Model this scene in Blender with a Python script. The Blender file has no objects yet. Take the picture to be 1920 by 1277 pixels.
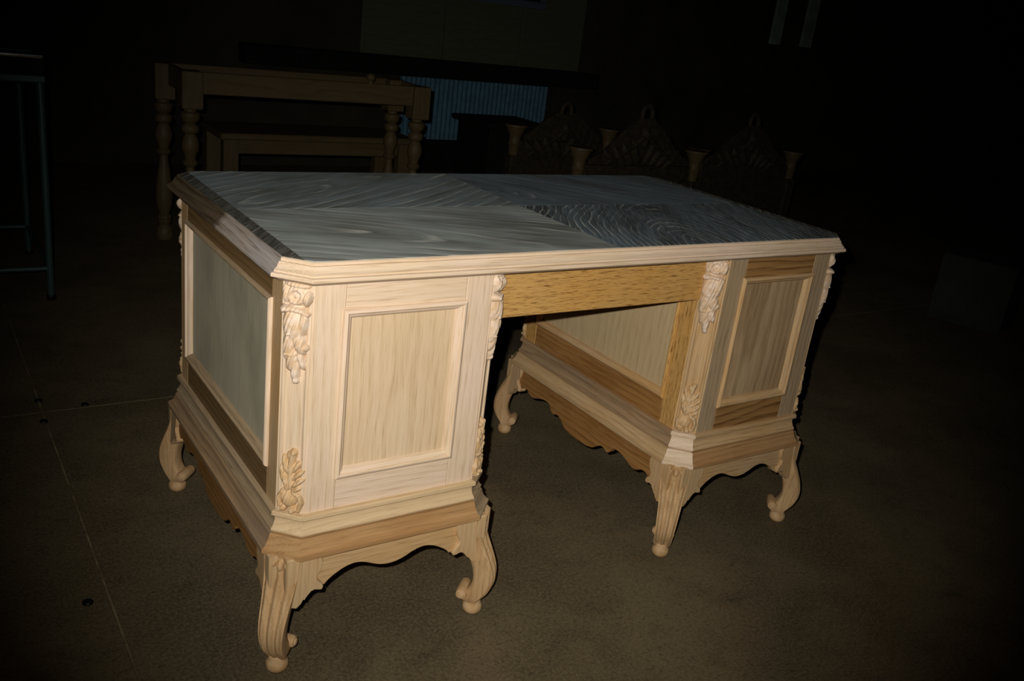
import bpy, bmesh, math, random
import numpy as np
from mathutils import Matrix, Vector
random.seed(7)
S = bpy.context.scene
COL = S.collection
PI = math.pi
R2 = math.sqrt(2)

# ------------------------------------------------------------------ camera
CAM_LOC = Vector((-0.4777, -1.2878, 1.1844))
CAM_ROT = Matrix.Rotation(-0.6215, 3, 'Z') @ Matrix.Rotation(1.2270, 3, 'X') @ Matrix.Rotation(0.1268, 3, 'Z')
cam = bpy.data.objects.new('camera', bpy.data.cameras.new('camera'))
cam.data.sensor_fit = 'HORIZONTAL'; cam.data.sensor_width = 36.0
cam.data.lens = 36.0 * 1701.19 / 1920.0
cam.data.clip_start = 0.02
cam.matrix_world = Matrix.Translation(CAM_LOC) @ CAM_ROT.to_4x4()
COL.objects.link(cam); S.camera = cam

# ------------------------------------------------------------------ world + flash
w = bpy.data.worlds.new('night'); S.world = w; w.use_nodes = True
w.node_tree.nodes['Background'].inputs[0].default_value = (0.35, 0.55, 0.9, 1)
w.node_tree.nodes['Background'].inputs[1].default_value = 0.006

fl = bpy.data.lights.new('camera_flash', 'SPOT')
fl.energy = 124; fl.color = (1.0, 0.945, 0.865); fl.spot_size = math.radians(69); fl.spot_blend = 1.0
fl.shadow_soft_size = 0.008
flo = bpy.data.objects.new('camera_flash', fl); COL.objects.link(flo)
flo.location = CAM_LOC + CAM_ROT @ Vector((-0.042, 0.046, 0))
_aim = CAM_LOC + CAM_ROT @ Vector((-0.005, 0.025, -1.0)) * 2.0
flo.rotation_euler = (_aim - flo.location).to_track_quat('-Z', 'Y').to_euler()

S.view_settings.view_transform = 'Standard'; S.view_settings.look = 'None'
S.view_settings.gamma = 1.0; S.view_settings.exposure = 0.0
S.view_settings.use_curve_mapping = False

# ------------------------------------------------------------------ materials
def srgb(r, g, b):
    f = lambda c: (c/255/12.92) if c <= 10 else ((c/255+0.055)/1.055)**2.4
    return (f(r), f(g), f(b), 1)

class NT:
    def __init__(s, name):
        s.m = bpy.data.materials.new(name); s.m.use_nodes = True
        s.t = s.m.node_tree; s.b = s.t.nodes['Principled BSDF']
    def n(s, kind, **kw):
        nd = s.t.nodes.new('ShaderNode' + kind)
        for k, v in kw.items(): setattr(nd, k, v)
        return nd
    def l(s, a, b): s.t.links.new(a, b)
    def ramp(s, fac, stops):
        r = s.n('ValToRGB'); e = r.color_ramp.elements
        while len(e) < len(stops): e.new(0.5)
        for i, (p, c) in enumerate(stops):
            e[i].position = p; e[i].color = c if len(c) == 4 else (*c, 1)
        s.l(fac, r.inputs[0]); return r.outputs[0]
    def mix(s, fac, a, b, mode='MIX'):
        m = s.n('Mix', data_type='RGBA', blend_type=mode)
        for v, i in ((fac, 0), (a, 6), (b, 7)):
            if hasattr(v, 'is_output'): s.l(v, m.inputs[i])
            else: m.inputs[i].default_value = v
        return m.outputs[2]
    def math(s, op, a, b=0.0, clamp=False):
        m = s.n('Math', operation=op, use_clamp=clamp)
        for v, i in ((a, 0), (b, 1)):
            if hasattr(v, 'is_output'): s.l(v, m.inputs[i])
            else: m.inputs[i].default_value = v
        return m.outputs[0]
    def noise(s, vec, scale, detail=3, rough=0.5, dist=0.0):
        n = s.n('TexNoise'); s.l(vec, n.inputs['Vector'])
        n.inputs['Scale'].default_value = scale; n.inputs['Detail'].default_value = detail
        n.inputs['Roughness'].default_value = rough; n.inputs['Distortion'].default_value = dist
        return n.outputs[0]
    def mapping(s, vec, scale=(1, 1, 1), rot=(0, 0, 0), loc=(0, 0, 0)):
        m = s.n('Mapping'); s.l(vec, m.inputs[0])
        m.inputs['Scale'].default_value = scale; m.inputs['Rotation'].default_value = rot
        m.inputs['Location'].default_value = loc
        return m.outputs[0]

def wood(name, axis, light, dark, pore, rings=26, contrast=1.0, rough=0.55, patch=None, pore_amt=0.5,
         tilt=0.05, angle=0.0, mottle=None, squash=0.10, ring_centre=0.03, bump=0.10, wear=None, spec=0.25, pore_len=16, warp=0.045):
    """Procedural oak.  axis = grain direction (local X, Y or Z); light / dark = early and late wood; pore = open grain."""
    T = NT(name)
    tc = T.n('TexCoord'); oi = T.n('ObjectInfo')
    base = tc.outputs['Object']
    off = T.n('Combine' + 'XYZ')
    r = oi.outputs['Random']
    T.l(T.math('MULTIPLY', r, 7.3), off.inputs[0]); T.l(T.math('MULTIPLY', r, 3.1), off.inputs[1]); T.l(T.math('MULTIPLY', r, 5.7), off.inputs[2])
    # rotate so that the grain runs along local Z
    rot = {'Z': (0, 0, 0), 'X': (0, -PI/2, 0), 'Y': (PI/2, 0, 0)}[axis]
    v = base
    if angle: v = T.mapping(v, rot=(0, 0, angle))
    v = T.mapping(v, rot=rot)
    noff = T.n('VectorMath', operation='ADD'); T.l(v, noff.inputs[0]); T.l(off.outputs[0], noff.inputs[1])
    vn = noff.outputs[0]
    # rings : centre wanders with the object random value
    cen = T.n('CombineXYZ')
    T.l(T.math('MULTIPLY', T.math('SUBTRACT', r, 0.5), 0.12), cen.inputs[0])
    T.l(T.math('ADD', T.math('MULTIPLY', T.math('FRACT', T.math('MULTIPLY', r, 17.7)), 0.03), ring_centre), cen.inputs[1])
    va = T.n('VectorMath', operation='ADD'); T.l(v, va.inputs[0]); T.l(cen.outputs[0], va.inputs[1])
    vt = T.mapping(va.outputs[0], rot=(tilt, tilt*0.7, 0), scale=(1, 1, squash))
    big = T.n('TexNoise'); T.l(T.mapping(vn, scale=(1, 1, 0.35)), big.inputs['Vector']); big.inputs['Scale'].default_value = 7; big.inputs['Detail'].default_value = 2
    sc = T.n('VectorMath', operation='SCALE'); T.l(big.outputs['Color'], sc.inputs[0]); sc.inputs['Scale'].default_value = warp
    vd = T.n('VectorMath', operation='ADD'); T.l(vt, vd.inputs[0]); T.l(sc.outputs[0], vd.inputs[1])
    wv = T.n('TexWave', wave_type='RINGS', rings_direction='Z', wave_profile='SAW'); T.l(vd.outputs[0], wv.inputs['Vector'])
    wv.inputs['Scale'].default_value = rings; wv.inputs['Distortion'].default_value = 0.7
    wv.inputs['Detail'].default_value = 2; wv.inputs['Detail Scale'].default_value = 1.2
    fine = T.noise(T.mapping(vn, scale=(640, 640, pore_len)), 1.0, 2, 0.55)
    mid = T.noise(T.mapping(vn, scale=(150, 150, 4)), 1.0, 3, 0.6)
    ring = T.ramp(wv.outputs[0], [(0.0, (0.0,)*3), (0.45, (0.25,)*3), (0.85, (1,)*3), (1.0, (0.1,)*3)])
    f = T.math('ADD', T.math('MULTIPLY', ring, 0.42*contrast), T.math('MULTIPLY', T.math('SUBTRACT', mid, 0.35), 0.7*contrast), clamp=True)
    c = T.mix(f, light, dark)
    if mottle:
        mo = T.ramp(T.noise(T.mapping(vn, scale=(1, 1, 0.5)), 9, 3, 0.6), [(0.42, (0, 0, 0)), (0.68, (1, 1, 1))])
        c = T.mix(T.math('MULTIPLY', mo, 0.65), c, mottle)
    if patch:       # finish that changes along local Y of the board: (y0, y1, light, dark)
        y0, y1, pl, pd = patch
        sep = T.n('SeparateXYZ'); T.l(base, sep.inputs[0])
        yy = T.math('ADD', sep.outputs[1], T.math('MULTIPLY', T.math('SUBTRACT', T.noise(base, 40, 3), 0.5), 0.05))
        mr = T.n('MapRange'); T.l(yy, mr.inputs[0]); mr.inputs[1].default_value = y0; mr.inputs[2].default_value = y1
        c = T.mix(mr.outputs[0], c, T.mix(f, pl, pd))
    pf = T.ramp(fine, [(0.50, (0, 0, 0)), (0.66, (1, 1, 1))])
    pf = T.math('MULTIPLY', pf, T.math('ADD', T.math('MULTIPLY', ring, pore_amt*0.8), pore_amt*0.45), clamp=True)
    c = T.mix(pf, c, pore)
    if wear:
        we = T.ramp(T.noise(vn, 16, 4, 0.65), [(0.55, (0, 0, 0)), (0.72, (1, 1, 1))])
        c = T.mix(T.math('MULTIPLY', we, 0.6), c, wear)
    T.l(c, T.b.inputs['Base Color'])
    T.b.inputs['Roughness'].default_value = rough
    T.b.inputs['Specular IOR Level'].default_value = spec
    bp = T.n('Bump'); bp.inputs['Strength'].default_value = bump; bp.inputs['Distance'].default_value = 0.001
    T.l(T.math('SUBTRACT', 1.0, fine), bp.inputs['Height'])
    T.l(bp.outputs[0], T.b.inputs['Normal'])
    return T.m

def cerused(name, angle, light, dark, line, rings=9, squash=0.06, centre=(0.0, 0.0), warp=0.05, line_amt=0.8):
    """limed oak veneer: dark ground with pale open grain; angle = grain direction in the plane of the top"""
    T = NT(name)
    tc = T.n('TexCoord'); v = T.mapping(tc.outputs['Object'], loc=(-centre[0], -centre[1], 0))
    v = T.mapping(v, rot=(0, 0, -angle))
    nz = T.n('TexNoise'); T.l(T.mapping(v, scale=(0.5, 1, 1)), nz.inputs['Vector']); nz.inputs['Scale'].default_value = 6; nz.inputs['Detail'].default_value = 3
    sc = T.n('VectorMath', operation='SCALE'); T.l(nz.outputs['Color'], sc.inputs[0]); sc.inputs['Scale'].default_value = warp
    sq = T.mapping(v, scale=(squash, 1, 0))
    ad = T.n('VectorMath', operation='ADD'); T.l(sq, ad.inputs[0]); T.l(sc.outputs[0], ad.inputs[1])
    wv = T.n('TexWave', wave_type='RINGS', rings_direction='Z', wave_profile='SAW'); T.l(ad.outputs[0], wv.inputs['Vector'])
    wv.inputs['Scale'].default_value = rings; wv.inputs['Distortion'].default_value = 0.9; wv.inputs['Detail'].default_value = 2; wv.inputs['Detail Scale'].default_value = 2.0
    grain = T.noise(T.mapping(v, scale=(16, 300, 1)), 1.0, 3, 0.6)
    streak = T.noise(T.mapping(v, scale=(2.2, 34, 1)), 1.0, 4, 0.6)
    f = T.ramp(streak, [(0.30, (0, 0, 0)), (0.66, (1, 1, 1))])
    blot = T.ramp(T.noise(T.mapping(v, scale=(0.6, 1.6, 1)), 5.5, 3, 0.6), [(0.36, (0, 0, 0)), (0.62, (1, 1, 1))])
    c = T.mix(T.math('ADD', T.math('MULTIPLY', f, 0.45), T.math('MULTIPLY', blot, 0.55)), dark, light)
    band = T.ramp(wv.outputs[0], [(0.0, (0, 0, 0)), (0.72, (0.0,)*3), (0.86, (1, 1, 1)), (0.93, (0.9,)*3), (1.0, (0, 0, 0))])
    gl = T.ramp(grain, [(0.42, (0, 0, 0)), (0.60, (1, 1, 1))])
    brk = T.ramp(T.noise(T.mapping(v, scale=(8, 60, 1)), 1.0, 3, 0.6), [(0.40, (0.1,)*3), (0.58, (1, 1, 1))])
    pat = T.ramp(T.noise(v, 5.5, 2, 0.5), [(0.38, (0.08,)*3), (0.6, (1, 1, 1))])
    dk = T.ramp(wv.outputs[0], [(0.0, (1, 1, 1)), (0.25, (0.45,)*3), (0.6, (0, 0, 0)), (1.0, (0, 0, 0))])
    c = T.mix(T.math('MULTIPLY', T.math('MULTIPLY', dk, pat), 0.6), c, dark)
    c = T.mix(T.math('MULTIPLY', T.math('MULTIPLY', T.math('MULTIPLY', band, brk), pat), line_amt), c, line)
    c = T.mix(T.math('MULTIPLY', gl, 0.13), c, line)
    T.l(c, T.b.inputs['Base Color']); T.b.inputs['Roughness'].default_value = 0.6; T.b.inputs['Specular IOR Level'].default_value = 0.2
    return T.m

def plain(name, col, rough=0.6, metal=0.0, var=None, scale=20, bump=0.0, spec=0.3):
    T = NT(name)
    if var:
        tc = T.n('TexCoord'); n = T.noise(tc.outputs['Object'], scale, 4, 0.6)
        T.l(T.mix(T.ramp(n, [(0.35, (0, 0, 0)), (0.65, (1, 1, 1))]), col, var), T.b.inputs['Base Color'])
        if bump:
            bp = T.n('Bump'); bp.inputs['Strength'].default_value = bump; bp.inputs['Distance'].default_value = 0.003
            T.l(n, bp.inputs['Height']); T.l(bp.outputs[0], T.b.inputs['Normal'])
    else: T.b.inputs['Base Color'].default_value = col
    T.b.inputs['Roughness'].default_value = rough; T.b.inputs['Metallic'].default_value = metal
    T.b.inputs['Specular IOR Level'].default_value = spec
    return T.m

PALE, PALE_D, PALE_P = srgb(226, 204, 176), srgb(196, 166, 126), srgb(168, 138, 98)
MID, MID_D, MID_P = srgb(206, 176, 134), srgb(162, 126, 82), srgb(136, 102, 62)
HON, HON_D, HON_P = srgb(204, 162, 98), srgb(170, 122, 60), srgb(120, 80, 36)
UMB, UMB_D, UMB_P = srgb(136, 108, 70), srgb(88, 66, 38), srgb(150, 128, 92)
BRN, BRN_D, BRN_P = srgb(170, 124, 70), srgb(112, 72, 30), srgb(200, 170, 120)
GRY, GRY_D, GRY_P = srgb(182, 160, 130), srgb(140, 116, 84), srgb(110, 90, 62)
CER, CER_D, CER_P = srgb(112, 122, 124), srgb(66, 72, 72), srgb(176, 186, 180)
M = {}
for ax in 'XYZ':
    M['pale'+ax] = wood('pale_oak_'+ax, ax, PALE, PALE_D, PALE_P, mottle=srgb(232, 208, 190), contrast=0.65, pore_amt=0.45)
    M['mid'+ax] = wood('tan_oak_'+ax, ax, MID, MID_D, MID_P, mottle=srgb(196, 154, 98), pore_amt=0.55, contrast=0.7)
    M['honey'+ax] = wood('honey_oak_'+ax, ax, HON, HON_D, HON_P, mottle=srgb(200, 150, 78), pore_amt=0.9, contrast=0.55, pore_len=45)
    M['brown'+ax] = wood('brown_oak_'+ax, ax, BRN, BRN_D, BRN_P, rings=22, contrast=1.3, pore_amt=0.35, mottle=srgb(120, 78, 34))
    M['umber'+ax] = wood('umber_oak_'+ax, ax, UMB, UMB_D, UMB_P, rings=22, contrast=1.2, pore_amt=0.35)
    M['grey'+ax] = wood('grey_brown_oak_'+ax, ax, GRY, GRY_D, GRY_P, mottle=srgb(172, 148, 112), pore_amt=0.6, contrast=0.75)
M['panel_pale'] = wood('pale_panel_oak', 'Z', srgb(222, 198, 166), srgb(198, 170, 130), srgb(160, 134, 94), mottle=srgb(212, 186, 148), contrast=0.9, pore_amt=0.45)
M['panel_side'] = wood('limed_panel_oak', 'Z', srgb(198, 190, 164), srgb(156, 150, 126), srgb(206, 202, 184), contrast=0.6, pore_amt=0.45, squash=0.12, mottle=srgb(150, 144, 122))
M['panel_inner'] = wood('buff_panel_oak', 'Z', srgb(204, 182, 142), srgb(172, 148, 108), srgb(140, 116, 78), contrast=0.5, pore_amt=0.5, squash=0.14, rings=16, mottle=srgb(196, 172, 130))
M['panel_right'] = wood('brown_panel_oak', 'Z', srgb(190, 164, 128), srgb(138, 110, 76), srgb(108, 84, 56), contrast=1.0, pore_amt=0.6, rings=17, squash=0.2, tilt=0.1, mottle=srgb(150, 122, 86))
M['figured'] = wood('figured_oak', 'X', srgb(168, 128, 78), srgb(98, 60, 22), srgb(190, 160, 110), rings=17, contrast=1.7, squash=0.35, tilt=0.2, warp=0.09, pore_amt=0.3)
M['bracket'] = wood('bracket_oak', 'Z', MID, MID_D, MID_P, mottle=srgb(188, 148, 96), contrast=0.45, pore_amt=0.4)
M['lowbase'] = wood('tan_base_oak', 'X', srgb(188, 150, 104), srgb(146, 108, 66), srgb(112, 82, 48), mottle=srgb(164, 122, 76), contrast=0.75)
M['lowbaseY'] = wood('tan_base_oak_y', 'Y', srgb(178, 148, 112), srgb(126, 98, 68), srgb(104, 80, 54), mottle=srgb(140, 124, 104), contrast=0.9)
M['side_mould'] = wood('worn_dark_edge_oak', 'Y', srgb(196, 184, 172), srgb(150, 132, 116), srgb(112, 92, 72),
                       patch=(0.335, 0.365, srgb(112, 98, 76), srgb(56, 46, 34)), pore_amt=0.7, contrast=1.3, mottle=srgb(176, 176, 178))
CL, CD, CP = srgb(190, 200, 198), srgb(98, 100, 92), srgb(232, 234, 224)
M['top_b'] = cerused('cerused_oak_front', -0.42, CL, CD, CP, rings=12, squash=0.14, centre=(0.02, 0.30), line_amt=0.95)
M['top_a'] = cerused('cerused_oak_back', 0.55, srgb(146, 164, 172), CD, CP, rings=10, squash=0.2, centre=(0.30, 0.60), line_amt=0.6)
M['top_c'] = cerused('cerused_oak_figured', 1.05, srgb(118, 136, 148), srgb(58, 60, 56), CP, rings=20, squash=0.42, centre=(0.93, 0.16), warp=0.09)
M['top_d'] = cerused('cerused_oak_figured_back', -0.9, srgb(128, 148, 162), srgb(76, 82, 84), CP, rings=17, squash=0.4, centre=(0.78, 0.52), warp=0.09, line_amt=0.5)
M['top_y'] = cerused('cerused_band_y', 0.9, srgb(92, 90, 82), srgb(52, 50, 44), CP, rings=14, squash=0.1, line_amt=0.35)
M['carve'] = plain('carved_pale_wood', srgb(228, 208, 188), 0.6, var=srgb(208, 178, 142), scale=60)
M['carve_mid'] = plain('carved_tan_wood', srgb(216, 188, 150), 0.6, var=srgb(196, 160, 112), scale=60)
M['leg'] = wood('leg_oak', 'Z', srgb(208, 176, 132), srgb(164, 124, 78), srgb(124, 86, 48), mottle=srgb(148, 104, 60), pore_amt=0.4, contrast=0.6)
M['core'] = plain('inner_carcass_wood', srgb(120, 92, 58), 0.8)
M['foot'] = plain('ball_foot_wood', srgb(206, 174, 132), 0.6, var=srgb(184, 146, 98), scale=50)

def concrete():
    T = NT('dusty_concrete')
    tc = T.n('TexCoord'); v = tc.outputs['Object']
    a = T.noise(v, 1.7, 5, 0.6); b = T.noise(v, 9, 5, 0.65); g = T.noise(v, 160, 3, 0.7)
    c = T.mix(T.ramp(a, [(0.38, (0, 0, 0)), (0.64, (1, 1, 1))]), srgb(80, 69, 50), srgb(112, 99, 74))
    c = T.mix(T.math('MULTIPLY', T.ramp(b, [(0.5, (0, 0, 0)), (0.72, (1, 1, 1))]), 0.6), c, srgb(66, 58, 44))
    st = T.ramp(T.noise(T.mapping(v, scale=(1, 2.2, 1), rot=(0, 0, 0.4)), 5, 5, 0.7, 0.6), [(0.60, (0, 0, 0)), (0.74, (1, 1, 1))])
    c = T.mix(T.math('MULTIPLY', st, 0.7), c, srgb(52, 44, 34))
    c = T.mix(T.math('MULTIPLY', T.ramp(g, [(0.40, (0, 0, 0)), (0.7, (1, 1, 1))]), 0.5), c, srgb(140, 128, 100))
    g2 = T.noise(v, 90, 4, 0.75)
    c = T.mix(T.math('MULTIPLY', T.ramp(g2, [(0.52, (0, 0, 0)), (0.68, (1, 1, 1))]), 0.55), c, srgb(58, 50, 38))
    T.l(c, T.b.inputs['Base Color']); T.b.inputs['Roughness'].default_value = 0.85
    T.b.inputs['Specular IOR Level'].default_value = 0.15
    bp = T.n('Bump'); bp.inputs['Strength'].default_value = 0.35; bp.inputs['Distance'].default_value = 0.004
    T.l(T.math('ADD', g, b), bp.inputs['Height']); T.l(bp.outputs[0], T.b.inputs['Normal'])
    return T.m
M['floor'] = concrete()
M['joint'] = plain('pale_joint_filler', srgb(150, 134, 100), 0.9, var=srgb(92, 78, 56), scale=14)
M['wall'] = plain('grimy_wall', srgb(58, 56, 42), 0.9, var=srgb(42, 41, 32), scale=2.5)
M['ceil'] = plain('dark_roof_boards', srgb(40, 38, 36), 0.9)
M['ply'] = wood('plywood_sheet', 'X', srgb(92, 96, 76), srgb(76, 80, 64), srgb(64, 66, 52), contrast=0.5)
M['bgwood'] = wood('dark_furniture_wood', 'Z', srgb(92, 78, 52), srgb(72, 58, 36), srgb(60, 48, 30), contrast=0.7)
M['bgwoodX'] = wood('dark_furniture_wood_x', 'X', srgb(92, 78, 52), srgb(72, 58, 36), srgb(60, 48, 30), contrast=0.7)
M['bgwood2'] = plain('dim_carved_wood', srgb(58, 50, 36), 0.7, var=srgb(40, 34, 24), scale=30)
M['blue'] = plain('blue_corrugated_sheet', srgb(92, 136, 160), 0.7, var=srgb(76, 116, 138), scale=18)
M['metal'] = plain('painted_steel_tube', srgb(70, 92, 92), 0.4, 0.3)
M['winframe'] = plain('dull_blue_window_frame', srgb(84, 94, 108), 0.6)
M['ledge'] = wood('buff_ledge_oak', 'X', srgb(216, 190, 152), srgb(184, 152, 108), srgb(148, 116, 76), mottle=srgb(206, 180, 140), contrast=0.65, pore_amt=0.45)
M['chrome'] = plain('chromed_steel', srgb(235, 240, 244), 0.16, 1.0)
M['cap'] = plain('black_bolt_cap', srgb(14, 16, 14), 0.4)
M['black'] = plain('black_painted_board', srgb(16, 15, 13), 0.8)
M['grey_board'] = plain('pale_grey_board', srgb(140, 154, 146), 0.8, var=srgb(108, 120, 114), scale=8)
M['carton'] = plain('dull_grey_carton', srgb(56, 60, 54), 0.9, var=srgb(44, 48, 43), scale=6)

# ------------------------------------------------------------------ mesh helpers
def link(name, me, mat, parent=None, loc=None, rotz=0.0):
    o = bpy.data.objects.new(name, me); COL.objects.link(o)
    if mat is not None and not me.materials: me.materials.append(mat)
    if parent is not None: o.parent = parent
    if loc is not None: o.location = loc
    if rotz: o.rotation_euler = (0, 0, rotz)
    return o

def from_py(name, vs, fs, mat, parent=None, smooth=False, loc=None, rotz=0.0, sharp=None):
    me = bpy.data.meshes.new(name); me.from_pydata([tuple(v) for v in vs], [], [tuple(f) for f in fs])
    bm = bmesh.new(); bm.from_mesh(me); bmesh.ops.recalc_face_normals(bm, faces=bm.faces); bm.to_mesh(me); bm.free()
    if smooth:
        for p in me.polygons: p.use_smooth = True
        if sharp is not None: me.set_sharp_from_angle(angle=math.radians(sharp))
    return link(name, me, mat, parent, loc, rotz)

def box(name, x0, x1, y0, y1, z0, z1, mat, parent=None, bev=0.0015, loc=None, rotz=0.0):
    bm = bmesh.new(); bmesh.ops.create_cube(bm, size=1.0)
    for v in bm.verts:
        v.co = Vector((x0+(v.co.x+0.5)*(x1-x0), y0+(v.co.y+0.5)*(y1-y0), z0+(v.co.z+0.5)*(z1-z0)))
    if bev: bmesh.ops.bevel(bm, geom=bm.edges[:], offset=bev, segments=1, affect='EDGES', profile=0.5)
    me = bpy.data.meshes.new(name); bm.to_mesh(me); bm.free()
    return link(name, me, mat, parent, loc, rotz)

def prism_y(name, pts, y0, y1, mat, parent=None, loc=None, rotz=0.0, bev=0.0012):
    """polygon in local XZ, extruded along Y"""
    bm = bmesh.new()
    a = [bm.verts.new((x, y0, z)) for x, z in pts]
    f = bm.faces.new(a)
    r = bmesh.ops.extrude_face_region(bm, geom=[f])
    for v in r['geom']:
        if isinstance(v, bmesh.types.BMVert): v.co.y = y1
    bmesh.ops.recalc_face_normals(bm, faces=bm.faces)
    if bev:
        ed = [e for e in bm.edges if abs(e.verts[0].co.y-e.verts[1].co.y) < 1e-6]
        bmesh.ops.bevel(bm, geom=ed, offset=bev, segments=1, affect='EDGES')
    me = bpy.data.meshes.new(name); bm.to_mesh(me); bm.free()
    return link(name, me, mat, parent, loc, rotz)

def prism_z(name, pts, z0, z1, mat, parent=None, loc=None, rotz=0.0):
    n = len(pts)
    vs = [(x, y, z0) for x, y in pts] + [(x, y, z1) for x, y in pts]
    fs = [tuple(range(n)), tuple(range(n, 2*n))] + [(i, (i+1) % n, n+(i+1) % n, n+i) for i in range(n)]
    return from_py(name, vs, fs, mat, parent, loc=loc, rotz=rotz)

def lathe(name, prof, mat, parent=None, loc=None, seg=20, rotz=0.0, square=False):
    vs, fs = [], []
    for r, z in prof:
        for k in range(seg):
            a = 2*PI*k/seg; vs.append((r*math.cos(a), r*math.sin(a), z))
    for i in range(len(prof)-1):
        for k in range(seg):
            fs.append((i*seg+k, i*seg+(k+1) % seg, (i+1)*seg+(k+1) % seg, (i+1)*seg+k))
    fs.append(tuple(range(seg))); fs.append(tuple(range((len(prof)-1)*seg, len(prof)*seg)))
    return from_py(name, vs, fs, mat, parent, True, loc, rotz, sharp=50)

def tube(name, p0, p1, r, mat, parent=None, seg=14):
    p0, p1 = Vector(p0), Vector(p1); d = (p1-p0); L = d.length
    q = d.to_track_quat('Z', 'Y').to_matrix()
    vs, fs = [], []
    for t in (0, L):
        for k in range(seg):
            a = 2*PI*k/seg; vs.append(p0 + q @ Vector((r*math.cos(a), r*math.sin(a), t)))
    for k in range(seg): fs.append((k, (k+1) % seg, seg+(k+1) % seg, seg+k))
    fs.append(tuple(range(seg))); fs.append(tuple(range(seg, 2*seg)))
    return from_py(name, vs, fs, mat, parent, True, sharp=40)

def octagon(x0, x1, y0, y1, c):
    return [(x0, y0+c), (x0+c, y0), (x1-c, y0), (x1, y0+c), (x1, y1-c), (x1-c, y1), (x0+c, y1), (x0, y1-c)]
def octo_inset(e, i):
    x0, x1, y0, y1, c = e
    return octagon(x0+i, x1-i, y0+i, y1-i, c-i*(2-R2))

def octo_moulding(name, e, prof, mats, parent, sharp=22):
    """closed profile of (inset, z) run round a chamfered rectangle; every mitred length is an object of its own.
    piece order: 0 chamfer FL, 1 front, 2 chamfer FR, 3 right, 4 chamfer BR, 5 back, 6 chamfer BL, 7 left"""
    rings = [octo_inset(e, i) for i, z in prof]
    n = len(prof); out = []
    for s in range(8):
        a, b = s, (s+1) % 8
        vs = [(*rings[k][a], prof[k][1]) for k in range(n)] + [(*rings[k][b], prof[k][1]) for k in range(n)]
        fs = [(k, (k+1) % n, n+(k+1) % n, n+k) for k in range(n)] + [tuple(range(n)), tuple(range(n, 2*n))]
        out.append(from_py(name, vs, fs, mats[s], parent, True, sharp=sharp))
    return out

def tag(o, label=None, cat=None, group=None, kind=None):
    if label: o['label'] = label
    if cat: o['category'] = cat
    if group: o['group'] = group
    if kind: o['kind'] = kind
    return o
def empty(name, loc=(0, 0, 0), rotz=0.0):
    o = bpy.data.objects.new(name, None); COL.objects.link(o); o.location = loc; o.rotation_euler = (0, 0, rotz)
    o.empty_display_size = 0.1
    return o

# ------------------------------------------------------------------ room
def room():
    fo = empty('floor'); tag(fo, kind='structure')
    jx, jy, g = -0.2, 1.265, 0.0022
    X0, X1, Y0, Y1 = -4.0, 11.5, -3.2, 4.86
    rx = [(X0, jx-g), (jx+g, X1)]; ry = [(Y0, jy-g), (jy+g, Y1)]
    for a in rx:
        for b in ry: box('concrete_slab', a[0], a[1], b[0], b[1], -0.12, 0.0, M['floor'], fo, bev=0.0012)
    box('joint_filler', jx-g, jx+g, Y0, Y1, -0.10, -0.0006, M['joint'], fo, bev=0)
    box('joint_filler', X0, X1, jy-g, jy+g, -0.11, -0.0008, M['joint'], fo, bev=0)
    tag(box('wall_back', X0, X1, 4.86, 5.0, -0.1, 3.4, M['wall'], bev=0), kind='structure')
    tag(box('wall_left', X0-0.15, X0, Y0, 5.0, -0.1, 3.4, M['wall'], bev=0), kind='structure')
    tag(box('wall_right', X1, X1+0.15, Y0, 5.0, -0.1, 3.4, M['wall'], bev=0), kind='structure')
    tag(box('ceiling', X0-0.15, X1+0.15, Y0, 5.0, 3.4, 3.5, M['ceil'], bev=0), kind='structure')
    for (x, y, lab) in [(-0.2, 1.345, 'small black round cap in the floor joint just behind the joint crossing'),
                   (-0.205, 1.205, 'small black round cap in the floor joint just before the joint crossing'),
                   (-0.09, 1.281, 'small black round cap beside the short cross joint leading to the desk'),
                   (-0.24, 0.355, 'lone black round cap on the long floor joint beside the desk front')]:
        o = lathe('bolt_cap', [(0.0105, 0.0), (0.0105, 0.0025), (0.008, 0.005), (0.003, 0.006)], M['cap'], loc=(x, y, 0), seg=14)
        tag(o, lab, 'cap', 'black caps along the floor joints')
room()

# ------------------------------------------------------------------ the desk
L, W = 1.427, 0.755
desk = empty('pedestal_desk', (0, 0, 0))
tag(desk, 'pale carved wooden pedestal desk with grey limed top on curved legs', 'desk')

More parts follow.
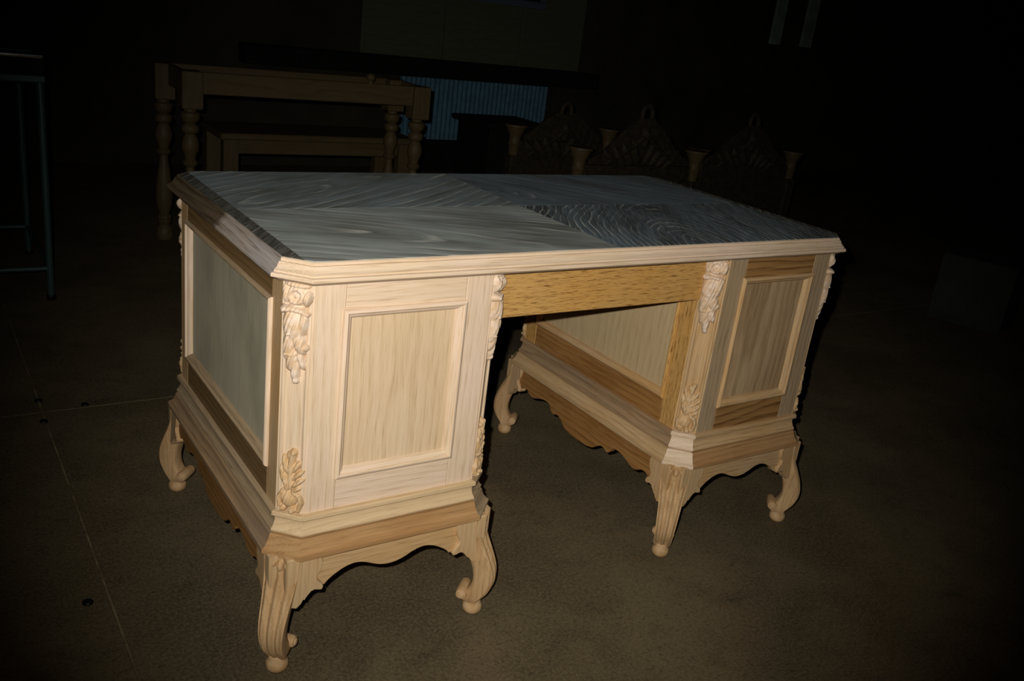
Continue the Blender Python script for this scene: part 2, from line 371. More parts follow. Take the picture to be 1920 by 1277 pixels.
def tabletop():
    e = (0, L, 0, W, 0.0512)
    i = 0.0222
    core = prism_z('tabletop', octo_inset(e, i+0.001), 0.742, 0.7785, M['core'], desk)
    ip = i
    prof = [(ip+0.012, 0.742), (ip+0.012, 0.7782), (ip+0.0008, 0.7782), (ip+0.0006, 0.7796), (ip-0.0010, 0.7796), (ip-0.0034, 0.7780), (ip-0.0034, 0.7738),
            (ip-0.0068, 0.7734), (ip-0.0074, 0.7718), (ip-0.0085, 0.7690), (ip-0.0110, 0.7650), (ip-0.0145, 0.7618), (ip-0.0160, 0.7610), (ip-0.0160, 0.7578),
            (ip-0.0195, 0.7575), (0.0010, 0.7566), (0.0, 0.7548), (0.0, 0.7512), (0.0014, 0.7496), (0.005, 0.7486), (0.010, 0.7458), (0.0165, 0.742)]
    P, D = M['paleX'], M['side_mould']
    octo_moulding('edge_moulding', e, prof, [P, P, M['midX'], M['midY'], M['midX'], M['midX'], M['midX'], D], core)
    # veneer: dark cross-banded ends and four book-matched quarters
    bo = i+0.0010
    X0, X1, Y0, Y1 = bo, L-bo, bo, W-bo
    c = 0.0512-bo*(2-R2)
    k = 0.026; m = c-k; g = 0.0003      # band width, panel corner left over from the chamfer
    zt0, zt1 = 0.7786, 0.7800
    def piece(nm, pts, mt): prism_z(nm, pts, zt0, zt1, mt, core)
    piece('veneer_border', [(X0, Y0+c), (X0, Y1-c), (X0+k-g, Y1-m), (X0+k-g, Y0+m)], M['top_y'])
    piece('veneer_border', [(X1, Y0+c), (X1, Y1-c), (X1-k+g, Y1-m), (X1-k+g, Y0+m)], M['top_y'])
    mx, my = 0.69, W/2
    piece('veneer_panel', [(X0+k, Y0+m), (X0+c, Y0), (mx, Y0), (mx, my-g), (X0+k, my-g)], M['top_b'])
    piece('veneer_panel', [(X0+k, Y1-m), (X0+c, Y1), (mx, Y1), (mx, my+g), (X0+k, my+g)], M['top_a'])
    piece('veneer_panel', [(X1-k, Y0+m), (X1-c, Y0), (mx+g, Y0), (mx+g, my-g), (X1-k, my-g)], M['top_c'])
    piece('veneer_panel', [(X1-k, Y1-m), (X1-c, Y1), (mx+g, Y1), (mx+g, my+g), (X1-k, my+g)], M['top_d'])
tabletop()

BZ0, BZ1 = 0.3125, 0.7425     # pedestal body, bottom and top
PB = 0.4741                  # pedestal base width
Y1 = W-0.0 + 0.001
BI, BC = 0.028, 0.0388       # body inset from the lip, body chamfer

def framed(name, width, mats, loc, rotz, parent, mo):
    """frame-and-panel: local X centred, outward = -Y, z absolute.  mats = (panel, stile, rail top, rail bottom, moulding v, moulding h)"""
    h = width/2
    pm, sm, rt, rb, mv, mh = mats
    z0, z1 = BZ0+0.003, BZ1-0.002
    mz0, mz1, mx = 0.377, 0.695, h-mo
    panel = box(name, -mx+0.008, mx-0.008, 0.007, 0.016, mz0+0.008, mz1-0.008, pm, parent, 0, loc, rotz)
    for s in (-1, 1):
        x0, x1 = sorted((s*h, s*(mx-0.004)))
        box('stile', x0+0.0004, x1-0.0002, 0.0, 0.016, z0, z1, sm, panel, 0.0008)
    box('rail', -mx+0.0045, mx-0.0045, 0.0, 0.016, mz1-0.004, z1, rt, panel, 0.0008)
    box('rail', -mx+0.0045, mx-0.0045, 0.0, 0.016, z0, mz0+0.004, rb, panel, 0.0008)
    # bolection moulding, four mitred lengths; profile (inset from outer edge, y)
    pr = [(0, 0.001), (0, -0.0030), (0.0015, -0.0055), (0.004, -0.0072), (0.007, -0.0070), (0.009, -0.0050), (0.0095, -0.0030),
          (0.012, -0.0022), (0.015, 0.0005), (0.0175, 0.0045), (0.019, 0.0072), (0.019, 0.010), (0.004, 0.010)]
    n = len(pr)
    def corner(i, sx, sz):
        return (sx*(mx-i), (mz1-i) if sz > 0 else (mz0+i))
    cs = [(-1, 1), (1, 1), (1, -1), (-1, -1)]
    for k in range(4):
        a, b = cs[k], cs[(k+1) % 4]
        vs = []
        for c in (a, b):
            for i, y in pr:
                x, z = corner(i, *c); vs.append((x, y, z))
        fs = [(j, (j+1) % n, n+(j+1) % n, n+j) for j in range(n)] + [tuple(range(n)), tuple(range(n, 2*n))]
        from_py('panel_moulding', vs, fs, mh if k % 2 == 0 else mv, panel, True, sharp=40)
    return panel

# ---- carvings as sculpted relief
def relief(name, hw, length, prims, step=0.0012):
    nx, nz = int(2*hw/step)+1, int(length/step)+1
    xs = np.linspace(-hw, hw, nx); ds = np.linspace(-0.004, length, nz)
    X, D = np.meshgrid(xs, ds)
    H = np.zeros_like(X)
    for p in prims:
        if p[0] == 'e':
            _, cx, cz, rx, rz, ro, h = p
            c, s = math.cos(ro), math.sin(ro)
            u = ((X-cx)*c + (D-cz)*s)/rx; v = (-(X-cx)*s + (D-cz)*c)/rz
            q = 1-u*u-v*v
            hh = np.where(q > 0, h*np.sqrt(np.clip(q, 0, None)), 0)
        elif p[0] == 'r':
            _, cx, cz, R, r, h = p
            q = 1-((np.hypot(X-cx, D-cz)-R)/r)**2
            hh = np.where(q > 0, h*np.sqrt(np.clip(q, 0, None)), 0)
        else:
            _, pts, r0, r1, h = p
            hh = np.zeros_like(X); m = len(pts)-1
            for i in range(m):
                (ax, az), (bx, bz) = pts[i], pts[i+1]
                t = np.clip(((X-ax)*(bx-ax)+(D-az)*(bz-az))/((bx-ax)**2+(bz-az)**2), 0, 1)
                rr = r0+(r1-r0)*(i+t)/m
                q = 1-((X-ax-t*(bx-ax))**2+(D-az-t*(bz-az))**2)/rr**2
                hh = np.maximum(hh, np.where(q > 0, h*(rr/r0)*np.sqrt(np.clip(q, 0, None)), 0))
        k_ = 0.0012; H = np.where((H > 0) & (hh > 0) & (np.abs(H-hh) < k_), np.maximum(H, hh)+(k_-np.abs(H-hh))**2/(4*k_), np.maximum(H, hh))
    # veins cut into the leaves
    H = np.where(H > 0, H*(0.93+0.07*np.cos(X*900+D*260)), 0)
    vs = [(X[j, i], 0.0012-H[j, i], -D[j, i]) for j in range(nz) for i in range(nx)]
    fs = []
    for j in range(nz-1):
        for i in range(nx-1):
            if max(H[j, i], H[j+1, i], H[j, i+1], H[j+1, i+1]) > 0.0004:
                fs.append((j*nx+i, (j+1)*nx+i, (j+1)*nx+i+1, j*nx+i+1))
    me = bpy.data.meshes.new(name); me.from_pydata(vs, [], fs)
    bm = bmesh.new(); bm.from_mesh(me)
    bmesh.ops.delete(bm, geom=[v for v in bm.verts if not v.link_faces], context='VERTS')
    # close the back so that the carving is a solid
    be = [e for e in bm.edges if e.is_boundary]
    bmesh.ops.recalc_face_normals(bm, faces=bm.faces)
    if sum(f.normal.y for f in bm.faces) > 0: bmesh.ops.reverse_faces(bm, faces=bm.faces[:])
    r = bmesh.ops.extrude_edge_only(bm, edges=be)
    for v in r['geom']:
        if isinstance(v, bmesh.types.BMVert): v.co.y = 0.003
    bm.to_mesh(me); bm.free()
    for p in me.polygons: p.use_smooth = True
    return me

UP = [('e', 0, 0.018, 0.0245, 0.022, 0, 0.0105), ('r', -0.001, 0.021, 0.0115, 0.006, 0.0150), ('e', -0.001, 0.021, 0.006, 0.008, 0, 0.0125),
      ('e', 0.018, 0.024, 0.0075, 0.015, 0.15, 0.0185), ('e', -0.019, 0.020, 0.0070, 0.017, -0.1, 0.0165), ('e', 0.0, 0.003, 0.024, 0.007, 0, 0.015),
      ('t', [(-0.021, 0.046), (-0.008, 0.044), (0.008, 0.046), (0.019, 0.050)], 0.0070, 0.0050, 0.0200),
      ('e', -0.005, 0.074, 0.0195, 0.034, -0.12, 0.0205), ('e', 0.012, 0.066, 0.0095, 0.026, 0.10, 0.0170),
      ('t', [(-0.010, 0.086), (0.003, 0.084), (0.013, 0.076), (0.018, 0.062)], 0.0050, 0.0025, 0.0215),
      ('e', -0.011, 0.104, 0.0115, 0.034, 0.10, 0.0190), ('e', 0.007, 0.102, 0.0120, 0.022, -0.3, 0.0185), ('e', 0.0175, 0.109, 0.0065, 0.008, 0.5, 0.0140),
      ('t', [(-0.016, 0.122), (-0.002, 0.124), (0.010, 0.116), (0.018, 0.106)], 0.0048, 0.0025, 0.0185),
      ('e', -0.005, 0.132, 0.0115, 0.024, 0.25, 0.0155), ('e', 0.010, 0.130, 0.0070, 0.020, -0.25, 0.0135),
      ('e', 0.000, 0.150, 0.0085, 0.024, 0, 0.0140), ('e', 0.001, 0.169, 0.0062, 0.0080, 0, 0.0120)]
LO = [('e', 0.004, 0.008, 0.0062, 0.0065, 0, 0.0125), ('e', -0.004, 0.014, 0.005, 0.006, 0.3, 0.009),
      ('t', [(0.002, 0.012), (-0.001, 0.035), (0.000, 0.075)], 0.0065, 0.0055, 0.0120),
      ('e', -0.010, 0.034, 0.0060, 0.019, -0.25, 0.0115), ('e', -0.0145, 0.052, 0.0062, 0.021, -0.15, 0.0115), ('e', -0.008, 0.066, 0.0055, 0.020, -0.15, 0.0140),
      ('e', 0.009, 0.036, 0.0055, 0.016, 0.6, 0.0115), ('e', 0.013, 0.050, 0.0055, 0.017, 0.75, 0.0125), ('e', 0.013, 0.065, 0.0055, 0.017, 0.85, 0.0135), ('e', 0.012, 0.078, 0.005, 0.014, 0.9, 0.0125),
      ('e', -0.003, 0.100, 0.0150, 0.016, 0, 0.0140), ('t', [(0.008, 0.084), (0.017, 0.088), (0.021, 0.102), (0.017, 0.118)], 0.0052, 0.0048, 0.0135),
      ('t', [(-0.014, 0.086), (-0.020, 0.098), (-0.019, 0.112)], 0.0045, 0.0045, 0.0115),
      ('e', -0.011, 0.117, 0.0066, 0.0066, 0, 0.0165), ('e', 0.006, 0.119, 0.0072, 0.0072, 0, 0.0175)]
me_up = relief('upper_carving', 0.028, 0.18, UP); me_lo = relief('lower_carving', 0.027, 0.128, LO)
me_up.materials.append(M['carve']); me_lo.materials.append(M['carve_mid'])
me_up2 = me_up.copy(); me_lo2 = me_lo.copy(); me_lo2.materials[0] = M['carve']

def post_profile():
    hw = BC/R2
    pts = [(-hw, 0.0)]
    def bead(c, r, h):
        return [(c+r*math.sin(a), -h*math.cos(a)) for a in np.linspace(-PI/2, PI/2, 7)]
    pts += [(-hw+0.002, 0.0)] + bead(-hw+0.0065, 0.0035, 0.0028) + [(-hw+0.0115, 0.0016), (-hw+0.014, 0.0022)]
    pts += [(hw-0.014, 0.0022), (hw-0.0115, 0.0016)] + bead(hw-0.0065, 0.0035, 0.0028) + [(hw-0.002, 0.0), (hw, 0.0), (hw-0.012, 0.012), (-hw+0.012, 0.012)]
    return pts
POST = post_profile()

# ---- cabriole leg: origin at the foot centre, outward = -Y, lateral X
def cr(tab, n):
    """smooth resample of rows of numbers"""
    tab = np.array(tab, float); m = len(tab); out = []
    for k in range(n):
        s = k*(m-1)/(n-1); i = min(int(s), m-2); t = s-i
        p0, p1, p2, p3 = tab[max(i-1, 0)], tab[i], tab[i+1], tab[min(i+2, m-1)]
        out.append(0.5*((2*p1)+(p2-p0)*t+(2*p0-5*p1+4*p2-p3)*t*t+(3*p1-p0-3*p2+p3)*t**3))
    return out
def leg_mesh():
    tab = [  # z, outer, inner, half width
        (0.244, 0.000, -0.046, 0.034), (0.222, 0.001, -0.046, 0.0335), (0.200, 0.003, -0.043, 0.0320), (0.175, 0.011, -0.035, 0.0298),
        (0.148, 0.023, -0.021, 0.0272), (0.120, 0.034, -0.010, 0.0250), (0.098, 0.0380, -0.005, 0.0235), (0.078, 0.0365, -0.005, 0.0222),
        (0.060, 0.030, -0.012, 0.0215), (0.048, 0.023, -0.024, 0.0212), (0.038, 0.016, -0.030, 0.0208), (0.029, 0.011, -0.022, 0.0185)]
    st = cr(tab, 34)
    vs, fs = [], []
    nf = 25
    for z, ro, ri, hw in st:
        amp = 0.0036*min(1, max(0, (0.232-z)/0.02))*min(1, max(0.2, (z-0.025)/0.03))
        ring = []
        for k in range(nf):
            t = -1+2*k/(nf-1)
            d = ro - 0.004*t*t + amp*math.cos(t*PI*3.0)*(1 if abs(t) < 0.99 else 0.3)
            ring.append((hw*t, -d, z))
        for t, q in ((0.98, 0.25), (0.94, 0.5), (0.86, 0.75), (0.76, 0.93)):
            ring.append((hw*t, -(ro+(ri-ro)*q), z))
        for t in (0.55, 0.28, 0.0, -0.28, -0.55): ring.append((hw*t, -(ri+0.002*abs(t)), z))
        for t, q in ((-0.76, 0.93), (-0.86, 0.75), (-0.94, 0.5), (-0.98, 0.25)):
            ring.append((hw*t, -(ro+(ri-ro)*q), z))
        vs += ring
    n = len(ring)
    for j in range(len(st)-1):
        for k in range(n): fs.append((j*n+k, j*n+(k+1) % n, (j+1)*n+(k+1) % n, (j+1)*n+k))
    fs.append(tuple(range(n))); fs.append(tuple(range((len(st)-1)*n, len(st)*n)))
    return vs, fs
def scroll_mesh():
    """rolled toe: short spiral drum with end bosses, axis lateral"""
    vs, fs = [], []
    prof = [(-0.0275, 0.003), (-0.0268, 0.0062), (-0.0245, 0.0072), (-0.0238, 0.0105), (-0.019, 0.0122), (0.019, 0.0122), (0.0238, 0.0105), (0.0245, 0.0072), (0.0268, 0.0062), (0.0275, 0.003)]
    seg = 16
    for x, r in prof:
        for k in range(seg):
            a = 2*PI*k/seg; vs.append((x, 0.0225+r*math.cos(a), 0.049+r*math.sin(a)))
    for i in range(len(prof)-1):
        for k in range(seg): fs.append((i*seg+k, i*seg+(k+1) % seg, (i+1)*seg+(k+1) % seg, (i+1)*seg+k))
    fs.append(tuple(range(seg))); fs.append(tuple(range((len(prof)-1)*seg, len(prof)*seg)))
    return vs, fs
def bracket_mesh(side):
    """knee bracket of the front-left leg (foot centre 0.026,0.026 from the base corner), given in the leg's own frame"""
    p = [(0.030, 0.242), (0.094, 0.242), (0.098, 0.226), (0.095, 0.210), (0.088, 0.198), (0.090, 0.188), (0.099, 0.178), (0.102, 0.170), (0.100, 0.165),
         (0.093, 0.166), (0.086, 0.168), (0.078, 0.165), (0.070, 0.157), (0.065, 0.150), (0.062, 0.151), (0.058, 0.143), (0.050, 0.136), (0.040, 0.140), (0.030, 0.160)]
    f = 0.0264; th = -PI/4
    vs = []
    for y, ins in ((0.0065, 0.0022), (0.009, 0.0), (0.030, 0.0)):
        cx = sum(a for a, b in p)/len(p); cz = sum(b for a, b in p)/len(p)
        for x, z in p:
            xx, zz = x, z
            if ins:
                d = math.hypot(x-cx, z-cz); xx = x-(x-cx)/d*ins; zz = z-(z-cz)/d*ins
            wx, wy = (xx-f, y-f) if side > 0 else (y-f, xx-f)
            c, s = math.cos(-th), math.sin(-th)
            vs.append((c*wx-s*wy, s*wx+c*wy, zz))
    n = len(p)
    fs = [tuple(range(n)), tuple(range(2*n, 3*n))]
    for j in range(2): fs += [(j*n+k, j*n+(k+1) % n, (j+1)*n+(k+1) % n, (j+1)*n+k) for k in range(n)]
    return vs, fs
_proto = {}
def make_leg(loc, rotz):
    if not _proto:
        o = from_py('leg', *leg_mesh(), M['leg'], desk, True, sharp=60)
        s = from_py('toe_scroll', *scroll_mesh(), M['foot'], o, True, sharp=50)
        kb = [from_py('knee_bracket', *bracket_mesh(q), M['bracket'], o, True, sharp=30) for q in (1, -1)]
        ft = lathe('ball_foot', [(0.010, 0.0), (0.017, 0.0015), (0.0205, 0.008), (0.021, 0.014), (0.0195, 0.021), (0.016, 0.026), (0.0165, 0.031), (0.014, 0.034)], M['foot'], o, seg=24)
        # cresting: three little carved husks on the knee
        hk = relief('knee_carving', 0.03, 0.05, [('e', 0, 0.012, 0.006, 0.012, 0, 0.008), ('e', -0.013, 0.010, 0.0055, 0.009, 0.2, 0.007), ('e', 0.013, 0.010, 0.0055, 0.009, -0.2, 0.007), ('e', 0, 0.03, 0.0035, 0.012, 0, 0.005)])
        k2 = link('knee_carving', hk, M['foot'], o, (0, -0.003, 0.236))
        _proto['o'] = o; _proto['k'] = [s, *kb, ft, k2]
        o.location = loc; o.rotation_euler = (0, 0, rotz); return o
    o = _proto['o'].copy(); COL.objects.link(o); o.location = loc; o.rotation_euler = (0, 0, rotz)
    for ch in _proto['k']:
        c = ch.copy(); COL.objects.link(c); c.parent = o
    return o

def smooth_curve(pts, n):
    return [tuple(p) for p in cr(pts, n)]

def pedestal(x0, left):
    """x0 = left side of the base"""
    x1 = x0+PB; y0, y1 = -0.001, Y1
    e = (x0, x1, y0, y1, 0.0516)
    # body
    b = (x0+BI, x1-BI, y0+BI, y1-BI)
    prism_z('pedestal_carcass', octagon(b[0]+0.014, b[1]-0.014, b[2]+0.014, b[3]-0.014, BC-0.004), 0.250, BZ1, M['core'], desk)
    # base moulding
    upper = [(0.0285, 0.3180), (0.0205, 0.3168), (0.0185, 0.3150), (0.0182, 0.3090), (0.0200, 0.3072), (0.0252, 0.3060), (0.0258, 0.3035), (0.0258, 0.2985),
             (0.0246, 0.2920), (0.0222, 0.2865), (0.0190, 0.2828), (0.0175, 0.2805), (0.0178, 0.2775), (0.0200, 0.2762), (0.045, 0.2760), (0.045, 0.3180)]
    lower = [(0.0250, 0.2758), (0.0250, 0.2736), (0.0172, 0.2732), (0.0158, 0.2715), (0.0150, 0.2690), (0.0135, 0.2635), (0.0100, 0.2565), (0.0055, 0.2505), (0.0030, 0.2484),
             (0.0, 0.2474), (0.0, 0.2392), (0.0015, 0.2378), (0.045, 0.2378), (0.045, 0.2758)]
    if left:
        mu = [M['ledge'], M['ledge'], M['greyX'], M['midY'], M['midX'], M['midX'], M['midX'], M['greyY']]
        ml = [M['lowbase'], M['lowbase'], M['greyX'], M['midY'], M['midX'], M['midX'], M['midX'], M['lowbaseY']]
    else:
        mu = [M['paleX'], M['midX'], M['greyX'], M['midY'], M['midX'], M['midX'], M['midX'], M['lowbaseY']]
        ml = [M['paleX'], M['lowbase'], M['greyX'], M['midY'], M['midX'], M['midX'], M['midX'], M['midY']]
    bc = prism_z('pedestal_base', octagon(x0+0.042, x1-0.042, y0+0.042, y1-0.042, 0.027), 0.239, 0.315, M['core'], desk)
    octo_moulding('plinth_moulding', e, upper, mu, bc)
    octo_moulding('base_moulding', e, lower, ml, bc)
    # doors front and back, framed sides
    cx, cy = (x0+x1)/2, (y0+y1)/2
    fw, sw = (b[1]-b[0])-2*BC, (b[3]-b[2])-2*BC
    pz, mz, mx = M['paleZ'], M['midZ'], M['midX']
    if left:
        framed('door', fw, (M['panel_pale'], M['paleZ'], M['paleX'], M['paleX'], M['paleZ'], M['paleX']), (cx, b[2], 0), 0, desk, 0.051)
        framed('side_panel', sw, (M['panel_side'], M['midZ'], M['umberX'], M['umberX'], M['paleZ'], M['greyX']), (b[0], cy, 0), -PI/2, desk, 0.045)
        framed('side_panel', sw, (M['panel_inner'], M['midZ'], M['midX'], M['brownX'], M['midZ'], M['midX']), (b[1], cy, 0), PI/2, desk, 0.045)
    else:
        framed('door', fw, (M['panel_right'], M['greyZ'], M['figured'], M['figured'], M['midZ'], M['midX']), (cx, b[2], 0), 0, desk, 0.051)
        framed('side_panel', sw, (M['panel_inner'], M['honeyZ'], M['brownX'], M['brownX'], M['honeyZ'], M['midX']), (b[0], cy, 0), -PI/2, desk, 0.045)
        framed('side_panel', sw, (M['panel_side'], M['midZ'], M['brownX'], M['brownX'], M['midZ'], M['midX']), (b[1], cy, 0), PI/2, desk, 0.045)
    framed('back_panel', fw, (M['panel_right'], M['midZ'], M['midX'], M['midX'], M['midZ'], M['midX']), (cx, b[3], 0), PI, desk, 0.051)
    # corner posts with carvings, and legs
    h = BC/2
    f = 0.0264
    for (px, py, th, fx, fy) in [(b[0]+h, b[2]+h, -PI/4, x0+f, y0+f), (b[1]-h, b[2]+h, PI/4, x1-f, y0+f),
                                 (b[1]-h, b[3]-h, 3*PI/4, x1-f, y1-f), (b[0]+h, b[3]-h, -3*PI/4, x0+f, y1-f)]:
        front = py < 0.3
        po = prism_z('corner_post', POST, BZ0+0.004, BZ1, M['paleZ'] if (left and front) else M['midZ'], desk, (px, py, 0), th)
        link('upper_carving', me_up, None, po, (0, -0.0002 if front else 0, BZ1-0.003))
        link('lower_carving', me_lo2 if (left and front and False) else me_lo, None, po, (0, 0.0, 0.4425))
        make_leg((fx, fy, 0), th)
    # aprons
    half = [(0.131, 0.168), (0.124, 0.176), (0.110, 0.186), (0.092, 0.195), (0.072, 0.199), (0.052, 0.195), (0.034, 0.187), (0.017, 0.181), (0.0, 0.179)]
    cv = smooth_curve([(-a, z) for a, z in half] + [(a, z) for a, z in reversed(half[:-1])], 49)
    pts = [(-0.165, 0.242), (-0.165, 0.185)] + cv + [(0.165, 0.185), (0.165, 0.242)]
    prism_y('apron', pts, 0, 0.016, M['midX'], desk, (cx, y0+0.0145, 0))
    prism_y('apron', pts, 0, 0.016, M['midX'], desk, (cx, y1-0.0145, 0), PI)
    hs = [(0.280, 0.172), (0.268, 0.181), (0.250, 0.181), (0.236, 0.173), (0.222, 0.170), (0.205, 0.174), (0.185, 0.182), (0.160, 0.187), (0.140, 0.184),
          (0.131, 0.172), (0.120, 0.164), (0.108, 0.168), (0.095, 0.170), (0.078, 0.162), (0.062, 0.150), (0.040, 0.144), (0.020, 0.142), (0.0, 0.141)]
    cv = smooth_curve([(-a, z) for a, z in hs] + [(a, z) for a, z in reversed(hs[:-1])], 105)
    pts = [(-0.308, 0.242), (-0.308, 0.19)] + cv + [(0.308, 0.19), (0.308, 0.242)]
    sm = M['brownX']
    prism_y('apron', pts, 0, 0.016, sm, desk, (x0+0.0145, cy, 0), -PI/2)
    prism_y('apron', pts, 0, 0.016, sm, desk, (x1-0.0145, cy, 0), PI/2)
XL = -0.001
XR = L-PB+0.001
pedestal(XL, True)
pedestal(XR, False)

def kneehole():
    a, b = XL+PB-BI, XR+BI
    d = box('drawer', a+0.001, b-0.001, 0.058, 0.076, 0.640, 0.7415, M['honeyX'], desk, 0.0015)
    box('drawer_box', a+0.03, b-0.03, 0.0765, 0.50, 0.652, 0.735, M['core'], d, 0.001)
    for s in (a, b):
        box('drawer_runner', min(s, s+(0.028 if s == a else -0.028))+0.001, max(s, s+(0.028 if s == a else -0.028))-0.001, 0.077, 0.66, 0.655, 0.741, M['midX'], d, 0.001)
    box('drawer', a+0.001, b-0.001, W-0.076, W-0.058, 0.640, 0.7415, M['honeyX'], desk, 0.0015)
kneehole()

# ------------------------------------------------------------------ dim workshop behind
def turned(zb, zt, r, beads=()):
    """baluster profile between two heights"""
    h = zt-zb
    rows = [(0.55, 0), (0.75, .01), (0.75, .03), (0.5, .045), (0.62, .07), (0.8, .12), (0.88, .2), (0.8, .3), (0.6, .42), (0.45, .5), (0.42, .54), (0.7, .56), (0.75, .58), (0.5, .60),
            (0.62, .64), (0.82, .68), (0.86, .72), (0.7, .77), (0.5, .80), (0.8, .815), (0.85, .84), (0.8, .865), (0.5, .88), (0.78, .90), (0.92, .93), (0.92, .96), (0.6, .975), (0.6, 1.0)]
    return [(r*a, zb+h*t) for a, t in rows]

def console():
    t = empty('console_table', (0, 0, 0)); tag(t, 'dim wooden console frame with deep apron and turned baluster legs behind desk', 'table')
    x0, x1, y0, y1, zt = 0.545, 1.717, 2.70, 3.06, 0.80
    bw = 0.088
    for (x, y) in [(x0, y0), (x1-bw, y0), (x0-0.045, y1-bw), (x1-bw, y1-bw)]:
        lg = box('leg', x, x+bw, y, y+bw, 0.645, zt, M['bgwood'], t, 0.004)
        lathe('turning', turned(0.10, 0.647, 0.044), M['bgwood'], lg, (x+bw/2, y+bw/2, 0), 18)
        lathe('bun_foot', [(0.02, 0), (0.036, 0.006), (0.042, 0.03), (0.036, 0.06), (0.022, 0.075), (0.03, 0.085), (0.03, 0.102)], M['bgwood'], lg, (x+bw/2, y+bw/2, 0), 18)
    box('apron', x0+bw, x1-bw, y0+0.012, y0+0.034, 0.708, zt-0.001, M['bgwoodX'], t, 0.003)
    box('apron', x0+bw-0.045, x1-bw, y1-0.034, y1-0.012, 0.708, zt-0.001, M['bgwoodX'], t, 0.003)
    box('apron', x0+0.01, x0+0.032, y0+bw, y1-bw, 0.708, zt-0.001, M['bgwood'], t, 0.003)
    box('apron', x1-0.032, x1-0.01, y0+bw, y1-bw, 0.708, zt-0.001, M['bgwood'], t, 0.003)
    k = lathe('turned_knob', [(0.012, 0), (0.010, 0.01), (0.02, 0.02), (0.022, 0.032), (0.016, 0.042), (0.006, 0.045)], M['bgwood'], loc=(1.40, 2.715, 0.80))
    tag(k, 'small turned wooden knob resting on the console apron', 'knob')
console()

def low_table():
    t = empty('low_table', (0, 0, 0)); tag(t, 'low wooden side table with framed front standing behind the console legs', 'table')
    y0, y1 = 3.2, 3.55; x0, x1, z = 0.87, 1.90, 0.475
    box('top', x0-0.02, x1+0.02, y0-0.02, y1+0.02, z-0.032, z, M['bgwoodX'], t, 0.006)
    for x in (x0, x1-0.075):
        for y in (y0, y1-0.06): box('leg', x, x+0.075, y, y+0.06, 0, z-0.033, M['bgwood'], t, 0.004)
    box('apron', x0+0.076, x1-0.076, y0+0.02, y0+0.04, z-0.105, z-0.033, M['bgwoodX'], t, 0.003)
    box('back_rail', x0+0.076, x1-0.076, y1-0.04, y1-0.02, z-0.105, z-0.033, M['bgwoodX'], t, 0.003)
    box('shelf', x0+0.01, x1-0.01, y0+0.062, y1-0.062, 0.14, 0.16, M['bgwoodX'], t, 0.003)
low_table()

def blue_sheet():
    # corrugated panel leaning flat on the back wall
    x0, x1, z0, z1 = 2.62, 3.93, 0.22, 0.665
    n = 132; vs = []
    for yb in (0.0, 0.012):
        for k in range(n+1):
            x = x0+(x1-x0)*k/n; y = 4.835-0.006*math.cos(k*PI/2)-yb
            vs += [(x, y, z0), (x, y, z1)]
    m = 2*(n+1); fs = []
    for o in (0, m):
        for k in range(n): fs.append((o+2*k, o+2*k+2, o+2*k+3, o+2*k+1))
    for k in range(n):
        fs.append((2*k, 2*k+2, m+2*k+2, m+2*k)); fs.append((2*k+1, 2*k+3, m+2*k+3, m+2*k+1))
    fs.append((0, 1, m+1, m)); fs.append((2*n, 2*n+1, m+2*n+1, m+2*n))
    o = from_py('corrugated_sheet', vs, fs, M['blue'], None, True, sharp=50)
    tag(o, 'pale blue corrugated sheet fixed low on the back wall', 'sheet')
    l = box('dark_bar', 1.45, 4.35, 4.70, 4.855, 0.68, 0.80, M['black'], None, 0.006)  # plain black box that forms the dark band above the blue sheet
    tag(l, 'long dark beam along the back wall above the blue sheet', 'bar')
    s = box('support_plinth', 2.5, 4.1, 4.76, 4.855, 0.0, 0.218, M['black'], None, 0.004)
    tag(s, 'dark plinth on the floor under the blue corrugated sheet', 'plinth')
    for i, (a, b) in enumerate(((2.30, 2.95), (2.956, 3.62), (3.626, 4.22))):
        o = box('plywood_sheet', a, b, 4.835, 4.855, 0.802, 1.60, M['ply'], None, 0.002)
        tag(o, ('plywood sheet on the back wall next to the window frame edge', 'middle plywood sheet on the back wall below the window frame', 'plywood sheet at the dark end of the back wall')[i], 'plywood', 'plywood sheets on the back wall')
    f = empty('window_1', (0, 0, 0)); tag(f, kind='structure')
    wx0, wx1, wz0, wz1 = 2.78, 3.80, 1.235, 2.1
    fr = M['winframe']
    box('window_rail', wx0, wx1, 4.79, 4.834, wz0, wz0+0.05, fr, f, 0.003); box('window_rail', wx0, wx1, 4.79, 4.834, wz1-0.05, wz1, fr, f, 0.003)
    box('window_stile', wx0, wx0+0.05, 4.79, 4.834, wz0+0.051, wz1-0.051, fr, f, 0.003); box('window_stile', wx1-0.05, wx1, 4.79, 4.834, wz0+0.051, wz1-0.051, fr, f, 0.003)
    box('window_pane', wx0+0.05, wx1-0.05, 4.81, 4.816, wz0+0.051, wz1-0.051, plain('night_glass', srgb(10, 13, 18), 0.08, 0, spec=0.5), f, 0)
blue_sheet()

def dark_bench():
    t = empty('dark_cabinet', (0, 0, 0)); tag(t, 'black low cabinet with overhanging top in front of the blue sheet', 'cabinet')
    box('body', 2.62, 3.02, 3.55, 3.95, 0.0, 0.50, M['black'], t, 0.004)
    box('top', 2.58, 3.08, 3.52, 3.98, 0.501, 0.53, M['black'], t, 0.006)
dark_bench()

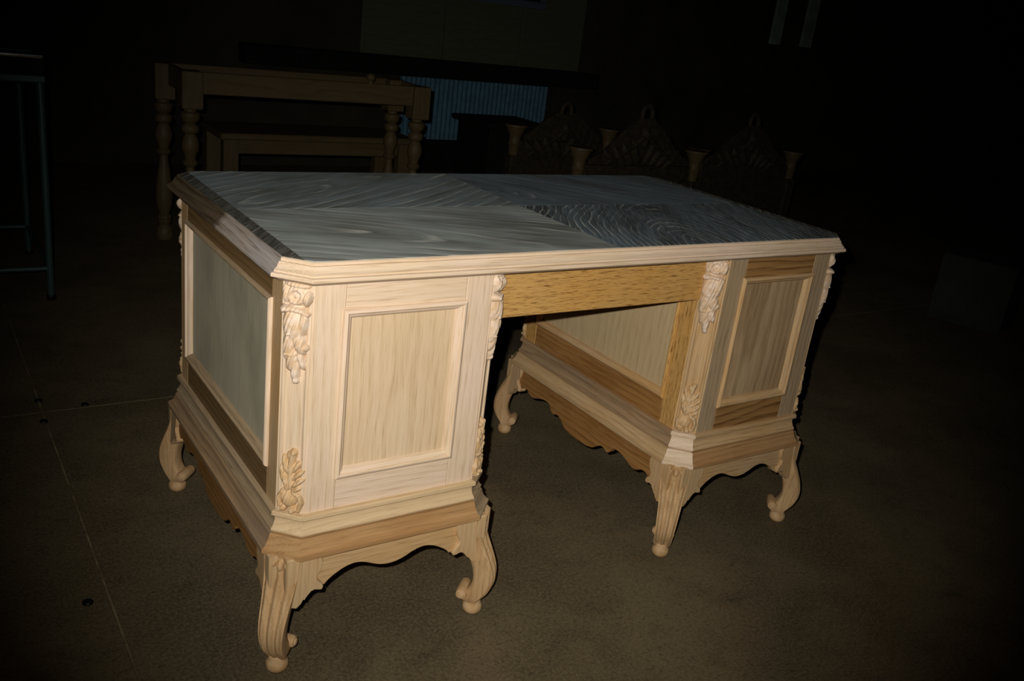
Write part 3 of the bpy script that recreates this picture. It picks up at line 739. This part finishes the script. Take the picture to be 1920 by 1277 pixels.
def headboard(x0, x1, y, zp, zk, label):
    t = empty('carved_headboard', (0, 0, 0)); tag(t, label, 'headboard', 'carved headboards standing in a row behind the desk')
    m = M['bgwood2']
    cx = (x0+x1)/2; hw = (x1-x0)/2
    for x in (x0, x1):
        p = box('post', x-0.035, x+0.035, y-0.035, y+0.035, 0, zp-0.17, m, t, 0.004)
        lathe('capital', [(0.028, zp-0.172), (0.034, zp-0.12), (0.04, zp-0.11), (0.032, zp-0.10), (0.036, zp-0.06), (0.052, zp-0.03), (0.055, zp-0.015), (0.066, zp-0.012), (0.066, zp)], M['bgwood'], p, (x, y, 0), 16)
    box('panel', x0+0.036, x1-0.036, y-0.012, y+0.012, 0.14, zp-0.09, m, t, 0.003)
    a = hw-0.06
    out = [(-a, zp-0.088)] + smooth_curve([(-a, zp-0.06), (-a*0.72, zp-0.01), (-a*0.45, zp+(zk-zp)*0.38), (-a*0.22, zp+(zk-zp)*0.66), (-0.05, zk-0.05)], 14)
    pts = out + [(-x_, z_) for x_, z_ in reversed(out)]
    prism_y('pediment', pts, -0.014, 0.014, m, t, (cx, y, 0), bev=0.003)
    # open ring finial
    R, r = 0.042, 0.015; vs, fs = [], []
    for i in range(20):
        A = 2*PI*i/20
        for j in range(8):
            B = 2*PI*j/8; rr = R+r*math.cos(B)
            vs.append((cx+rr*math.cos(A)*0.85, y+r*math.sin(B), zk-0.035+rr*math.sin(A)*1.15))
    for i in range(20):
        for j in range(8): fs.append((i*8+j, ((i+1) % 20)*8+j, ((i+1) % 20)*8+(j+1) % 8, i*8+(j+1) % 8))
    from_py('ring_finial', vs, fs, m, t, True)
    pr = [('e', 0, 0.05, 0.03, 0.06, 0, 0.03)] + [('e', s*(0.05+0.055*k), 0.13+0.012*k, 0.022, 0.07, s*(0.5+0.12*k), 0.022) for k in range(4) for s in (-1, 1)] + \
         [('t', [(s*0.02, 0.05), (s*0.12, 0.12), (s*0.24, 0.19)], 0.016, 0.010, 0.03) for s in (-1, 1)]
    me = relief('acanthus_carving', 0.3, 0.24, pr, step=0.006)
    link('acanthus_carving', me, m, t, (cx, y-0.0125, zk-0.10))
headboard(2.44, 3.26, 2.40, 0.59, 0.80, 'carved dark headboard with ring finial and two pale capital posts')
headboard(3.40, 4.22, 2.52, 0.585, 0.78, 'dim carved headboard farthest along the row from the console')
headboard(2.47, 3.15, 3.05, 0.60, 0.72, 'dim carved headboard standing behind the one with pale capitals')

def stand():
    t = empty('steel_stand', (0, 0, 0)); tag(t, 'dark steel tube workstand with crossbar and chromed top edge', 'workstand')
    m = M['metal']
    z = 0.79
    for x, y in [(-0.042, 2.24), (-0.85, 2.24), (-0.042, 2.85), (-0.85, 2.85)]:
        l = tube('leg', (x, y, 0.012), (x, y, z), 0.0125, m, t)
        lathe('rubber_foot', [(0.016, 0), (0.017, 0.008), (0.0145, 0.018)], M['cap'], l, (x, y, 0), 14)
    for y in (2.24, 2.85): tube('crossbar', (-0.85, y, 0.118), (-0.042, y, 0.118), 0.009, m, t)
    for x in (-0.042, -0.85): tube('crossbar', (x, 2.24, 0.118), (x, 2.85, 0.118), 0.009, m, t)
    box('top_frame', -0.88, -0.026, 2.215, 2.875, 0.775, 0.80, m, t, 0.004)
    b = box('top_board', -0.90, -0.028, 2.21, 2.88, 0.801, 0.855, M['black'], t, 0.004)
    tube('edge_tube', (-0.92, 2.205, 0.868), (-0.035, 2.205, 0.864), 0.011, M['chrome'], b)
    tube('edge_tube', (-0.92, 2.36, 0.868), (-0.05, 2.36, 0.863), 0.006, M['metal'], b)
stand()

def extras():
    for i, (x, y, zz, wd) in enumerate([(5.75, 4.25, 1.20, 0.13), (6.2, 4.3, 1.21, 0.14)]):
        o = box('hanging_board', x, x+wd, y, y+0.02, zz, 3.39, M['grey_board'], None, 0.003)
        tag(o, ('pale grey board hanging from the ceiling nearer the window', 'pale grey board hanging from the ceiling farther from the window')[i], 'board', 'grey boards hanging from the ceiling')
    t = empty('carton', (4.0, 1.02, 0), 0.3); tag(t, 'dull grey carton on the floor by itself right of the desk', 'carton')
    box('body', -0.16, 0.16, -0.17, 0.17, 0.0, 0.33, M['carton'], t, 0.004)
    for s in (-1, 1):
        prism_y('flap', [(s*0.002, 0.332), (s*0.162, 0.331), (s*0.162, 0.335), (s*0.002, 0.350)], -0.17, 0.17, M['carton'], t, bev=0)
extras()
